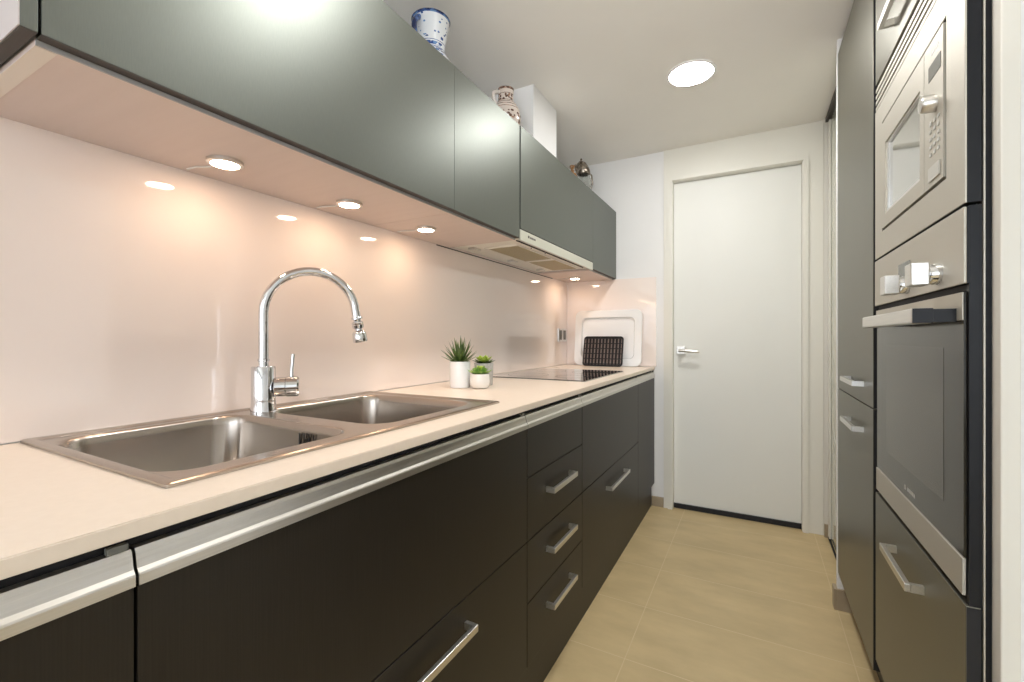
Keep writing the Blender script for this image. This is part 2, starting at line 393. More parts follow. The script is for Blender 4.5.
def off(L, s): return rrect(L[0] - s, L[1] + s, L[2] - s, L[3] + s, .055 + s, 8)
eL, eR = off(SL, .007), off(SR, .007)
V = [Vector(p) for p in inner2 + eL + eR]; 
ee = []; o = 0
for L in (inner2, eL, eR):
    ee += [(o + i, o + (i + 1) % len(L)) for i in range(len(L))]; o += len(L)
VV, _, FF, *_ = delaunay_2d_cdt(V, ee, [], 0, 1e-6)
bv = [bm.verts.new((v[0], v[1], zt)) for v in VV]
for f in FF:
    cx = sum(VV[i][0] for i in f) / 3; cy = sum(VV[i][1] for i in f) / 3
    if inside((cx, cy), inner2) and not inside((cx, cy), eL) and not inside((cx, cy), eR): bm.faces.new([bv[i] for i in f])
obj('sink_deck', bm, 'sink', t)
def bowl(S, depth):
    bm = B()
    def lp(s, z, r): return [bm.verts.new((p[0], p[1], z)) for p in rrect(S[0] + s, S[1] - s, S[2] + s, S[3] - s, r, 8)]
    seq = [(-.007, zt, .062), (-.003, zt - .0012, .058), (0, zt - .005, .055), (.002, zt - .02, .055), (.010, .9 - depth * .75, .055), (.018, .9 - depth + .03, .055), (.030, .9 - depth + .010, .055), (.050, .9 - depth, .05)]
    R = [lp(*q) for q in seq]
    for p, q in zip(R, R[1:]): bridge(bm, p, q)
    bm.faces.new(R[-1]); return bm
for S, dp in ((SL, .165), (SR, .14)):
    b = obj('bowl', bowl(S, dp), 'sink', t, True)
    cx, cy = (S[0] + S[1]) / 2, (S[2] + S[3]) / 2
    obj('drain', lathe(B(), [(.045, 0.0005), (.043, .003), (.032, .002), (.028, -.001), (0, -.001)], (cx, cy, .9 - dp)), 'chrome', b, True)
    if S is SL:
        bm = B()
        for k in range(4):
            yy = .0; xx = -.8680 + k * .0150
            box(bm, xx, xx + .0035, S[3] - .0065, S[3] - .0045, .850, .884, bev=.0005)
        lathe(bm, [(0, 0), (.004, 0), (.004, .002), (0, .0025)], (-.8438, S[3] - .0045, .870), 12, (0, -1, 0))
        obj('overflow_slots', bm, 'void', b)

# ------------------------------------------------------------------ tap
fx, fy = -1.080, .690
phi = math.radians(60); dr = Vector((math.cos(phi), math.sin(phi), 0))
t = thing('kitchen_tap', 'chrome mixer tap with tall gooseneck spout standing behind the sink', 'tap', (fx, fy, zt))
bp_ = lambda p: (fx, fy, p)
obj('tap_body', lathe(B(), [(0, 0), (.0295, 0), (.0295, .004), (.0285, .010), (.0275, .03), (.0275, .112), (.026, .1145), (.014, .1145)], (fx, fy, zt)), 'chrome', t, True)
R = .1115
pts = [Vector((fx, fy, zt + .112)), Vector((fx, fy, 1.05)), Vector((fx, fy, 1.10)), Vector((fx, fy, 1.14))]
ztop = 1.152
for i in range(0, 25):
    a = PI * (1 - i / 24 * .97)
    pts.append(Vector((fx, fy, ztop)) + dr * (R + R * math.cos(a)) + Vector((0, 0, R * math.sin(a))))
e = pts[-1]; dd = (pts[-1] - pts[-2]).normalized()
pts.append(e + dd * .02)
obj('spout', tube(B(), pts, .0115, 20), 'chrome', t, True)
obj('collar', lathe(B(), [(.0118, 0), (.0135, .001), (.0135, .006), (.0118, .007)], (fx, fy, 1.030)), 'chrome', t, True)
tip = pts[-1]
nz = obj('spray_nozzle', lathe(B(), [(0, 0), (.014, 0), (.0155, .002), (.0155, .006), (.011, .007), (.010, .012), (.0145, .014), (.0160, .018), (.0145, .021), (.0160, .023), (.0145, .031), (.010, .034), (.010, .037), (.0145, .040), (.0185, .045), (.0195, .066), (.018, .070), (0, .069)], tip - dd * .004, 28, dd), 'chrome', t, True)
lz = zt + .062
c = Vector((fx, fy, lz))
dl = Vector((math.cos(math.radians(50)), math.sin(math.radians(50)), 0))
obj('lever_housing', lathe(B(), [(.021, .024), (.0245, .026), (.0245, .049), (.0232, .0505), (.0255, .052), (.0255, .077), (.022, .081), (0, .082)], c, 32, dl), 'chrome', t, True)
q = c + dl * .063
obj('lever', tube(B(), [q + Vector((0, 0, .019)), q + Vector((0, 0, .045)) + dl * .001, q + Vector((0, 0, .082)) + dl * .004], [.0046, .0044, .0048], 12), 'chrome', t, True)

# ------------------------------------------------------------------ hob
t = thing('induction_hob', 'black glass induction hob flush on the worktop near the trays', 'hob', (-.88, 2.15, .9))
obj('glass_surface', plate(B(), rrect(-1.128, -.636, 1.83, 2.47, .006, 3), [], .9018, .9052), 'glassblack', t)
obj('metal_edge', plate(B(), rrect(-1.131, -.633, 1.827, 2.473, .007, 3), [], .9003, .9018), 'steel', t)
bm = B()
for cx, cy, r in ((-.99, 2.0, .10), (-.99, 2.29, .08), (-.76, 2.0, .075), (-.76, 2.29, .10)):
    lathe(bm, [(r, .9053), (r + .002, .9054), (r + .002, .9053), (r, .9053)], (cx, cy, 0), 40)
obj('cooking_zone_rings', bm, 'lcd', t)

# ------------------------------------------------------------------ plants
def leaf(bm, base, az, el, L, w, curl=.3, thick=.25, n=6):
    d = Vector((math.cos(az) * math.cos(el), math.sin(az) * math.cos(el), math.sin(el)))
    s = Vector((-math.sin(az), math.cos(az), 0)); p = Vector(base); prev = None
    for i in range(n + 1):
        u = i / n
        ww = w * (math.sin(PI * min(1, (.12 + u * .88))) ** .7 if curl >= 0 else 1) * (1 if u < .98 else 0.05)
        nrm = d.cross(s) * -1
        r = [bm.verts.new(p + s * ww), bm.verts.new(p + nrm * ww * thick), bm.verts.new(p - s * ww), bm.verts.new(p - nrm * ww * thick * .8)]
        if prev:
            for k in range(4): bm.faces.new((prev[k], prev[(k + 1) % 4], r[(k + 1) % 4], r[k]))
        else: bm.faces.new(r)
        prev = r
        ax = s; d = Matrix.Rotation(-curl / n, 3, -ax) @ d if False else (d + Vector((0, 0, curl / n))).normalized()
        p = p + d * (L / n)
    bm.faces.new(prev[::-1])
def spike(bm, base, az, el, L, w, n=5, bend=-.1):
    d = Vector((math.cos(az) * math.cos(el), math.sin(az) * math.cos(el), math.sin(el)))
    s = Vector((-math.sin(az), math.cos(az), 0)); p = Vector(base); prev = None
    for i in range(n + 1):
        u = i / n; ww = w * (1 - u) ** .8 * (1 if u > .1 else .85) + .0002
        nrm = s.cross(d)
        r = [bm.verts.new(p + s * ww), bm.verts.new(p + nrm * ww * .35), bm.verts.new(p - s * ww), bm.verts.new(p - nrm * ww * .35)]
        if prev:
            for k in range(4): bm.faces.new((prev[k], prev[(k + 1) % 4], r[(k + 1) % 4], r[k]))
        else: bm.faces.new(r)
        prev = r; d = (d + Vector((0, 0, bend / n))).normalized(); p = p + d * (L / n)
    bm.faces.new(prev[::-1])
# tall white pot with spiky aloe
px, py = -.985, 1.405
t = thing('potted_succulent', 'spiky dark green aloe in the tall white cylindrical pot', 'plant', (px, py, .9))
obj('pot', lathe(B(), [(0, 0), (.0355, 0), (.038, .003), (.039, .095), (.038, .099), (.035, .099), (.034, .088), (0, .088)], (px, py, .9005)), 'ceramic', t, True)
obj('soil', lathe(B(), [(0, .0), (.031, 0), (.032, .003), (0, .006)], (px, py, .9885)), 'soil', t, True)
bm = B()
for ring, (n, el, L) in enumerate(((10, .35, .068), (11, .62, .080), (10, .92, .088), (8, 1.2, .096), (5, 1.45, .102))):
    for k in range(n):
        az = 2 * PI * (k + ring * .37) / n + random.uniform(-.12, .12)
        spike(bm, (px + .006 * math.cos(az), py + .006 * math.sin(az), .9915), az, el + random.uniform(-.08, .08), L * random.uniform(.88, 1.1), .0075, bend=.15)
obj('foliage', bm, 'leafdark', t, True)
# small round white bowl pot
px, py = -.904, 1.419
t = thing('potted_succulent', 'small green rosette in the low round white bowl, front of three pots', 'plant', (px, py, .9))
obj('pot', lathe(B(), [(0, 0), (.026, 0), (.033, .004), (.0375, .014), (.0385, .026), (.0370, .042), (.0345, .054), (.0325, .054), (.0325, .047), (0, .047)], (px, py, .9005)), 'ceramic_gloss', t, True)
obj('soil', lathe(B(), [(0, .0), (.031, 0), (.0315, .002), (0, .004)], (px, py, .948)), 'soil', t, True)
bm = B()
for ring, (n, el, L, w) in enumerate(((8, .25, .040, .011), (7, .6, .036, .0105), (5, 1.0, .032, .009), (3, 1.35, .028, .007))):
    for k in range(n):
        az = 2 * PI * (k + ring * .4) / n + random.uniform(-.1, .1)
        leaf(bm, (px + .004 * math.cos(az), py + .004 * math.sin(az), .950), az, el, L * 1.15 * random.uniform(.9, 1.1), w * 1.2, .35)
obj('foliage', bm, 'leafgreen', t, True)
bm = B()
for k in range(5):
    az = 2 * PI * k / 5 + .3
    leaf(bm, (px + .003 * math.cos(az), py + .003 * math.sin(az), .965), az, 1.0, .024, .006, .2)
obj('young_leaves', bm, 'leaflime', t, True)
# grey concrete pot
px, py = -.950, 1.520
t = thing('potted_succulent', 'lime green rosette in the grey concrete pot behind the white pots', 'plant', (px, py, .9))
obj('pot', lathe(B(), [(0, 0), (.033, 0), (.035, .003), (.038, .083), (.0385, .088), (.034, .088), (.033, .078), (0, .078)], (px, py, .9005)), 'concrete', t, True)
obj('soil', lathe(B(), [(0, .0), (.030, 0), (.0305, .003), (0, .006)], (px, py, .9785)), 'soil', t, True)
bm = B()
for k in range(9):
    az = 2 * PI * k / 9 + random.uniform(-.1, .1)
    leaf(bm, (px, py, .9855), az, .18, .052 * random.uniform(.9, 1.1), .0095, .2)
obj('foliage', bm, 'leafdark', t, True)
bm = B()
for ring, (n, el, L, w) in enumerate(((7, .5, .036, .010), (5, .9, .030, .009), (3, 1.3, .024, .007))):
    for k in range(n):
        az = 2 * PI * (k + ring * .4) / n
        leaf(bm, (px, py, .9885), az, el, L * 1.25, w * 1.25, .3)
obj('young_leaves', bm, 'leaflime', t, True)

# ------------------------------------------------------------------ trays against far splashback
def lean_tray(name, label, cat, x0, x1, ybase, H, ang, r, depth, rimw, m_body, extras=None):
    """rounded tray standing on its long edge, leaning back by ang. local: a=x, b=up along tray, h=towards camera"""
    t = thing(name, label, cat, ((x0 + x1) / 2, ybase, .9008))
    ca, sa = math.cos(ang), math.sin(ang)
    def mp(a, b, h): return Vector((a, ybase + b * sa - h * ca, .9008 + b * ca + h * sa))
    bm = B()
    def lp(s, h, rr): return [bm.verts.new(mp(p[0], p[1], h)) for p in rrect(x0 + s, x1 - s, s, H - s, rr, 6)]
    L = [lp(0, 0, r), lp(.0015, .004, r), lp(rimw, .004, r * .8), lp(rimw + depth * .5, -depth, r * .7)]
    L2 = [lp(0, 0, r), lp(rimw, 0, r * .8), lp(rimw + depth * .5, -depth - .004, r * .7)]
    for a, b in zip(L, L[1:]): bridge(bm, a, b)
    bm.faces.new(L[-1])
    for a, b in zip(L2, L2[1:]): bridge(bm, b, a)
    bm.faces.new(L2[-1][::-1])
    bmesh.ops.remove_doubles(bm, verts=bm.verts, dist=1e-6)
    o = obj('tray_body', bm, m_body, t, True)
    return t, mp
t, mp = lean_tray('serving_tray', 'large white rounded serving tray leaning on the far splashback', 'tray', -1.098, -.640, 2.935, .375, .10, .040, .012, .048, 'tray')
t, mp = lean_tray('grill_rack', 'small black gridded oven rack leaning in front of the white tray', 'rack', -1.015, -.745, 2.865, .202, .22, .022, .004, .010, 'black')
bm = B()
for i in range(12):
    a = -1.003 + i * (.246 / 11)
    box(bm, a - .0022, a + .0022, -.0, .0, 0, 1) if False else None
    vs = []
    for aa, bb, hh in ((a - .004, .012, .000), (a + .003, .012, .000), (a + .003,   .190, .000), (a - .003,   .190, .000)): vs.append((aa, bb, hh))
    f = [bm.verts.new(mp(x, y, -.0030)) for x, y, _ in vs]; g = [bm.verts.new(mp(x, y, .0035)) for x, y, _ in vs]
    bm.faces.new(f[::-1]); bm.faces.new(g)
    for k in range(4): bm.faces.new((f[k], f[(k + 1) % 4], g[(k + 1) % 4], g[k]))
M['rackbar'] = mat('worn_black_bar', (.22, .17, .15), .35)
obj('upright_bars', bm, 'rackbar', t)
bm = B()
for i in range(6):
    b_ = .016 + i * .034
    vs = [(-1.005, b_ - .003), (-.755, b_ - .003), (-.755, b_ + .003), (-1.005, b_ + .003)]
    f = [bm.verts.new(mp(x, y, .0036)) for x, y in vs]; g = [bm.verts.new(mp(x, y, .0056)) for x, y in vs]
    bm.faces.new(f[::-1]); bm.faces.new(g)
    for k in range(4): bm.faces.new((f[k], f[(k + 1) % 4], g[(k + 1) % 4], g[k]))
obj('cross_bars', bm, 'black', t)

# ------------------------------------------------------------------ socket
t = thing('wall_socket', 'satin metal double wall socket on the splashback in the far corner', 'socket', (WX + .006, 2.89, 1.06))
obj('face_plate', bx(WX + .0062, WX + .013, 2.815, 2.965, 1.062, 1.152, bev=.002), 'nickel', t)
for yy in (2.855, 2.925):
    obj('socket_insert', bx(WX + .0132, WX + .0145, yy - .022, yy + .022, 1.075, 1.139, bev=.0005), 'lcd', t)

# ------------------------------------------------------------------ wall cabinets
UX = -.82; UZ0, UZ1 = 1.487, 1.936
def wall_cabinet(y0, y1, z0, label, door_z0=None, tilt=0):
    t = thing('wall_cabinet', label, 'cabinet', (-1.0, (y0 + y1) / 2, z0))
    bm = bx(WX + .0065, UX - .0235, y0 + .001, y1 - .001, z0 + .002, UZ1 - .002)
    obj('carcass', bm, 'carcass', t)
    dz = z0 if door_z0 is None else door_z0
    bm = bx(UX - .019, UX, y0 + .0006, y1 - .0006, dz, UZ1, bev=.0005)
    if tilt:
        for v in bm.verts: v.co.x += tilt * (v.co.y - y0)
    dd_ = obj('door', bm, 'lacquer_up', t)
    bm = bx(UX - .0188, UX - .0004, y0 + .0015, y1 - .0015, dz - .0012, dz + .0002)
    if tilt:
        for v in bm.verts: v.co.x += tilt * (v.co.y - y0)
    obj('door_edge', bm, 'edge', dd_)
    if z0 < 1.5:
        obj('underside_panel', bx(WX + .0065, UX - .0235, y0 + .001, y1 - .001, z0 - .007, z0 + .0018), 'underside', t)
        obj('underside_edge', bx(UX - .0235, UX - .0205, y0 + .001, y1 - .001, z0 - .007, z0 + .0018), 'carcass', t)
    return t
wc = wall_cabinet(.222, 1.14, UZ0, 'widest wall cabinet above the sink and tap')
wall_cabinet(1.14, 1.583, UZ0, 'narrow wall cabinet between the sink wall cabinet and the extractor hood', tilt=-.004)
obj('shadow_joint', bx(UX - .018, UX - .004, 1.5835, 1.5885, UZ0 + .04, UZ1 - .001), 'void', bpy.data.objects['wall_cabinet.001'])
wall_cabinet(1.589, 2.500, 1.5265, 'wall cabinet sitting directly over the extractor hood')
wall_cabinet(2.500, FY - .006, UZ0, 'last wall cabinet touching the far wall')
t = thing('end_panel', 'thick end panel closing the near end of the wall cabinets', 'panel', (-1.0, .207, UZ0))
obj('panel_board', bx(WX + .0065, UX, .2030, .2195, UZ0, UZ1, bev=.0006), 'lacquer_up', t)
obj('panel_underside', bx(WX + .0066, UX - .0005, .2035, .2190, UZ0 - .0012, UZ0 - .0001), 'edge', t)
obj('side_facing', bx(WX + .0066, UX - .0005, .2017, .2029, UZ0 + .0005, UZ1), 'sidecover', t)
obj('underside_band', bx(WX + .0065, UX - .024, .2225, .2445, UZ0 - .0082, UZ0 - .0071), mat('pale_end_band', (.80, .72, .64), .45), wc)

# ------------------------------------------------------------------ extractor hood
t = thing('extractor_hood', 'slim built-in extractor hood below the wall cabinets over the hob', 'hood', (-1.0, 2.04, 1.48))
hy0, hy1 = 1.587, 2.496
obj('hood_body', bx(WX + .007, UX - .024, hy0, hy1, 1.490, 1.526, bev=.002), 'hoodwhite', t)
obj('front_strip', bx(UX - .012, UX, hy0, hy1 + .003, 1.479, 1.5225, bev=.001), 'hoodfront', t)
obj('telescopic_tray', bx(UX - .0236, UX - .0125, hy0 + .03, hy1 - .03, 1.487, 1.5225), 'void', t)
bm = B()
for k in range(2): box(bm, UX - .0237 - k * .012 - .006, UX - .0237 - k * .012, hy0 + .04, hy1 - .06, 1.4865, 1.4898)
obj('air_slot', bm, 'void', t)
for a, b in ((1.715, 2.085), (2.120, 2.445)):
    f = obj('grease_filter', bx(-1.050, -.900, a, b, 1.4865, 1.4897, bev=.001), 'filter', t)
bm = B()
for a, b, c_, d_ in ((-1.056, -.894, 1.700, 1.7145), (-1.056, -.894, 2.0865, 2.1185), (-1.056, -.894, 2.4465, 2.458)): box(bm, a, b, c_, d_, 1.4852, 1.4898)
box(bm, -.8985, -.890, 1.70, 2.458, 1.4852, 1.4898); box(bm, -1.060, -1.0515, 1.70, 2.458, 1.4852, 1.4898)
obj('filter_frame', bm, 'hoodwhite', t)
for y in (1.66, 2.02, 2.37):
    bm = box(B(), -1.12, -1.085, y, y + .014, 1.481, 1.4898, bev=.001); box(bm, -1.10, -1.09, y + .010, y + .06, 1.483, 1.4898, bev=.001)
    obj('filter_catch', bm, 'nickel', t)
for y in (1.80, 1.95): lathe(bm := B(), [(0, 0), (.003, 0), (.003, .0025), (0, .0025)], (-.875, y, 1.4875), 10); obj('screw', bm, 'void', t)
# maker's mark on the strip: small embossed dash group
bm = B()
box(bm, UX, UX + .0004, 1.655, 1.668, 1.500, 1.510); 
for k in range(5): box(bm, UX, UX + .0004, 1.675 + k * .011, 1.683 + k * .011, 1.500, 1.508)
obj('maker_mark', bm, 'edge', t)
tag(obj('rear_batten', bx(WX + .0065, WX + .011, 1.50, 2.72, 1.4765, 1.4795), 'edge'), 'thin dark batten along the wall behind the extractor hood', 'batten')

# ------------------------------------------------------------------ puck lights
def puck(y, label, first=None):
    if first: 
        c = copy_tree(first); c.location = (-1.03, y, 1.4795); c['label'] = label; return c
    z = 1.4795
    t = thing('puck_light', label, 'light', (-1.03, y, z), 'lit puck lights under the wall cabinets')
    obj('housing', lathe(B(), [(0, 0), (.036, 0), (.036, -.006), (.033, -.008), (.0285, -.008), (.0285, -.0072), (0, -.0072)], (-1.03, y, z)), 'nickel', t, True)
    obj('lens', lathe(B(), [(0, -.0074), (.0275, -.0074), (.0275, -.0078), (.020, -.0095), (0, -.0100)], (-1.03, y, z), 32), 'lamp_warm', t, True)
    obj('cable', tube(B(), [(-1.065, y - .003, z - .003), (-1.085, y - .004, z - .003), (-1.115, y - .018, z - .003), (-1.145, y - .02, z - .003)], .0022, 8), 'cable', t, True)
    return t
p1 = puck(.570, 'round lit puck light nearest the left edge, with a white cable')
puck(.916, 'middle lit puck light of three in front of the hood', p1)
puck(1.26, 'lit puck light closest to the extractor hood on its near side', p1)
puck(2.765, 'lit puck light under the last wall cabinet past the hood', p1)

# ------------------------------------------------------------------ ceiling downlights
def downlight(x, y, label, first=None):
    if first:
        c = copy_tree(first); c.location = (x, y, CZ); c['label'] = label; return c
    t = thing('ceiling_downlight', label, 'light', (x, y, CZ), 'round ceiling downlights')
    obj('trim_ring', lathe(B(), [(.096, 0), (.106, -.0005), (.106, -.004), (.100, -.007), (.094, -.006)], (x, y, CZ), 48), 'white_plastic', t, True)
    obj('diffuser', lathe(B(), [(0, -.0045), (.080, -.0045), (.0945, -.0035), (.0945, -.001), (0, -.001)], (x, y, CZ), 48), 'lamp_white', t, True)
    return t
d1 = downlight(-.252, 2.172, 'round lit ceiling light in front of the white door')
downlight(-.252, .95, 'round ceiling light above the sink stretch, nearer the viewer than the other', d1)

# ------------------------------------------------------------------ ornaments on the wall cabinets
def jug(name, label, c, prof, m, handle_az, hz0, hz1, hr, hw, hm, rimm=None):
    t = thing(name, label, 'jug', c)
    full = prof + [(r - .004, z) for r, z in prof[::-1] if z > prof[1][1] + .01 and r > .006]
    full += [(0, full[-1][1])]
    obj('jug_body', lathe(B(), full, c, 44), m, t, True)
    dx, dy = math.cos(handle_az), math.sin(handle_az)
    pts = []
    r0, r1, out = hr
    for i in range(13):
        u = i / 12; rr = r0 + (r1 - r0) * u + out * math.sin(PI * u) ** .8
        pts.append((c[0] + dx * rr, c[1] + dy * rr, c[2] + hz1 + (hz0 - hz1) * u + .012 * math.sin(PI * u)))
    obj('handle', tube(B(), pts, hw, 12), hm, t, True)
    return t, c
M['delft'] = pottery('blue_white_glaze', (.70, .73, .76), (.02, .06, .22), (.10, .22, .45),
    [(0, .30), (.14, .45), (.30, .42), (.46, .0), (.50, .62), (.555, .0), (.565, 1.), (.575, .0), (.59, .55), (.635, .0), (.65, 1.), (.66, .0), (.68, .45), (.715, .0), (.74, .25), (.97, 1.)], 0, .262)
M['blueglaze'] = noise_mix(mat('dark_blue_glaze', rough=.15, coat=.5), (.006, .018, .08), (.06, .13, .34), (60, 60, 60), lo=.45, hi=.6)
zc = UZ1 + .001
jc = (-1.0, 1.25, zc)
prof = [(0, 0), (.048, 0), (.052, .006), (.050, .014), (.068, .040), (.080, .068), (.082, .092), (.070, .118), (.054, .140), (.049, .155), (.0495, .165), (.052, .185), (.058, .220), (.0645, .255), (.0660, .262)]
t, _ = jug('jug', 'blue and white painted ceramic jug with flared rim atop the wall cabinets', jc, prof, 'delft', math.radians(-92), .135, .248, (.052, .058, .030), .0095, 'blueglaze')
obj('rim_band', lathe(B(), [(.0660, .2595), (.0680, .2620), (.0665, .2645), (.0625, .2645), (.0615, .2610)], jc, 44), 'blueglaze', t, True)
M['majolica'] = pottery('cream_brown_glaze', (.62, .54, .48), (.10, .05, .035), (.35, .20, .14),
    [(0, .58), (.32, .45), (.46, .0), (.53, .9), (.545, .0), (.60, .9), (.615, .0), (.66, .9), (.675, .0), (.70, .9), (.715, .48), (.86, .9), (.875, .0), (.95, .9)], 0, .2)
M['creamglaze'] = mat('cream_glaze', (.66, .60, .55), .2, coat=.5)
jc = (-.925, 1.655, zc)
prof = [(0, 0), (.040, 0), (.043, .005), (.052, .025), (.062, .055), (.064, .080), (.060, .105), (.050, .125), (.040, .140), (.0345, .150), (.0325, .165), (.0330, .185), (.0350, .200)]
jug('jug', 'cream ceramic jug with brown pattern, next to the boxed duct', jc, prof, 'majolica', math.radians(-115), .125, .180, (.034, .050, .022), .0080, 'creamglaze')
# decanter: glass body with pewter hood-shaped cap and handle
dc = (-.925, 2.640, zc)
t = thing('decanter', 'glass decanter with dark pewter beak lid near the far wall', 'decanter', dc)
obj('glass_body', lathe(B(), [(0, 0), (.038, 0), (.042, .006), (.047, .04), (.048, .08), (.044, .120), (.039, .150), (.036, .165), (.033, .165), (.036, .148), (.041, .118), (.044, .08), (.043, .04), (.037, .010), (0, .010)], dc, 32), 'glassclear', t, True)
bm = lathe(B(), [(.0385, .155), (.041, .158), (.041, .176), (.038, .196), (.028, .222), (.012, .236), (0, .238)], dc, 28)
for v in bm.verts:
    k = max(0, (v.co.z - dc[2] - .17) / .07); v.co.x -= .012 * k; v.co.y -= .016 * k
lid = obj('lid', bm, 'pewter', t, True)
obj('finial', lathe(B(), [(0, 0), (.004, 0), (.0035, .006), (.006, .010), (.0055, .016), (0, .019)], (dc[0] - .011, dc[1] - .015, dc[2] + .2355), 16), 'pewter', lid, True)
bm = tube(B(), [(dc[0] + .020, dc[1] + .035, dc[2] + .178), (dc[0] + .03, dc[1] + .062, dc[2] + .165), (dc[0] + .032, dc[1] + .070, dc[2] + .12), (dc[0] + .026, dc[1] + .055, dc[2] + .065), (dc[0] + .02, dc[1] + .042, dc[2] + .045)], .005, 10)
obj('handle', bm, 'pewter', t, True)
bm = tube(B(), [(dc[0] - .026, dc[1] - .028, dc[2] + .165), (dc[0] - .036, dc[1] - .034, dc[2] + .190), (dc[0] - .040, dc[1] - .038, dc[2] + .214)], [.012, .010, .006], 12)
obj('spout', bm, 'pewter', lid, True)
M['amber'] = mat('amber_brown_glaze', (.25, .12, .04), .2, coat=.5)
tc_ = (-.925, 2.44, zc)
t = thing('bottle', 'small brown stoppered bottle, only its stopper showing before the decanter', 'bottle', tc_)
obj('bottle_body', lathe(B(), [(0, 0), (.028, 0), (.031, .006), (.032, .07), (.026, .095), (.012, .100), (.011, .112), (.013, .115), (0, .115)], tc_, 24), 'amber', t, True)
obj('stopper', lathe(B(), [(0, 0), (.009, 0), (.008, .010), (.014, .018), (.014, .028), (0, .034)], (tc_[0], tc_[1], tc_[2] + .1155), 20), 'amber', t, True)

# ------------------------------------------------------------------ right-hand tall units
FX = .295; TZ = 2.225
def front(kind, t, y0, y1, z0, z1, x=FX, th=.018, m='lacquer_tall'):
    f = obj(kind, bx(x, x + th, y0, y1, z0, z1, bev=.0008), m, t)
    obj('edge_band', bx(x + .0012, x + th, y0 - .0006, y0 - .00005, z0 + .001, z1 - .001), 'void', f)
    return f
# tall larder
t = thing('tall_cabinet', 'full-height graphite larder cabinet beyond the ovens, two doors', 'cabinet', (.6, 1.9, .15))
obj('carcass', bx(FX + .020, .90, 1.598, 2.190, .155, TZ - .003), 'void', t)
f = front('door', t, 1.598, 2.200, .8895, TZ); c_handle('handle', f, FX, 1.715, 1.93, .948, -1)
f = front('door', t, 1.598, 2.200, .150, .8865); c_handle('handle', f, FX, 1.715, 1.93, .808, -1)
obj('plinth', bx(FX + .055, FX + .07, 1.598, 2.190, .0005, .154), 'lacquer', t)
# oven housing
t = thing('oven_cabinet', 'tall graphite housing that holds the microwave and the oven', 'cabinet', (.6, 1.28, .15))
bm = B(); OY0, OY1 = .968, 1.568
for a in ((OY0 + .004, OY0 + .020), (OY1 - .018, OY1 + .012)): box(bm, FX + .020, .90, a[0], a[1], .155, TZ - .003)
for a in ((.155, .19), (.6675, .6725), (1.3015, 1.3035), (1.745, 1.78), (TZ - .02, TZ - .003)): box(bm, FX + .022, .90, OY0 + .02, OY1 - .018, a[0], a[1])
box(bm, .88, .90, OY0 + .02, OY1 - .018, .155, TZ - .003)
obj('carcass', bm, 'blackgloss', t)
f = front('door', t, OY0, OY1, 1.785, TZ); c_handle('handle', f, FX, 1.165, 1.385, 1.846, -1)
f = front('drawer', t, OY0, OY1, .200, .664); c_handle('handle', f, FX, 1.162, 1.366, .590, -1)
g = obj('vent_grille', bx(FX + .010, FX + .018, OY0, OY1, 1.712, 1.782), 'void', t)
for k in range(4):
    z = 1.7135 + k * .0165
    obj('slat', prism_y(B(), [(FX + .0005, z), (FX + .0095, z + .004), (FX + .0095, z + .0120), (FX + .0005, z + .0090)], OY0, OY1), 'steel', g)
obj('plinth', bx(FX + .055, FX + .07, OY0, OY1, .0005, .154), 'lacquer', t)
obj('edge_strip', bx(FX + .0205, FX + .0225, OY0 - .001, OY0 + .0035, .2, TZ - .003), 'steel', t)
obj('seal_strip', bx(FX + .005, FX + .0195, OY0 + .002, OY0 + .010, .664, 1.30), 'blackgloss', t)

# microwave
def yz(a, b, h): return (FX - h, a, b)
t = thing('microwave_oven', 'built-in stainless steel microwave with keypad, above the oven', 'microwave', (.5, 1.27, 1.304))
MZ0, MZ1 = 1.3045, 1.708
W0, W1, WZ0, WZ1 = 1.046, 1.490, 1.367, 1.652
obj('mounting_frame', plate(B(), [(OY0, MZ0), (OY1 - .0015, MZ0), (OY1 - .0015, MZ1), (OY0, MZ1)], [[(W0, WZ0), (W1, WZ0), (W1, WZ1), (W0, WZ1)]], -.0015, .001, yz), 'steel', t)
obj('frame_backing', plate(B(), [(OY0 + .0005, MZ0), (OY1 - .002, MZ0), (OY1 - .002, MZ1), (OY0 + .0005, MZ1)], [[(W0, WZ0), (W1, WZ0), (W1, WZ1), (W0, WZ1)]], -.0185, -.0016, yz), 'blackgloss', t)
obj('casing', bx(FX + .019, .62, 1.01, 1.53, 1.33, 1.69), 'void', t)
obj('recess', plate(B(), [(W0, WZ0), (W1, WZ0), (W1, WZ1), (W0, WZ1)], [], -.0185, -.012, yz), 'void', t)
g0, g1, gz0, gz1 = 1.178, 1.447, 1.404, 1.584
dr_ = obj('microwave_door', plate(B(), [(1.153, WZ0 + .005), (W1 - .005, WZ0 + .005), (W1 - .006, WZ1 - .009), (1.153, WZ1 - .009)], [[(g0, gz0), (g1, gz0), (g1, gz1), (g0, gz1)]], -.0115, .0035, yz), 'steel', t)
obj('window', plate(B(), [(g0, gz0), (g1, gz0), (g1, gz1), (g0, gz1)], [], -.0115, -.004, yz), 'mwglass', dr_)
obj('window_trim', plate(B(), [(g0, gz0), (g1, gz0), (g1, gz1), (g0, gz1)], [[(g0 + .004, gz0 + .008), (g1 - .012, gz0 + .008), (g1 - .012, gz1 - .006), (g0 + .004, gz1 - .006)]], -.004, .0008, yz), 'nickel', dr_)
pn = obj('control_panel', plate(B(), [(W0 + .006, WZ0 + .005), (1.1505, WZ0 + .005), (1.1505, WZ1 - .009), (W0 + .006, WZ1 - .009)], [], -.0115, .0035, yz), 'steel', t)
obj('display', plate(B(), rrect(1.062, 1.125, 1.572, 1.600, .001, 2), [], .0035, .0042, yz), 'lcd', pn)
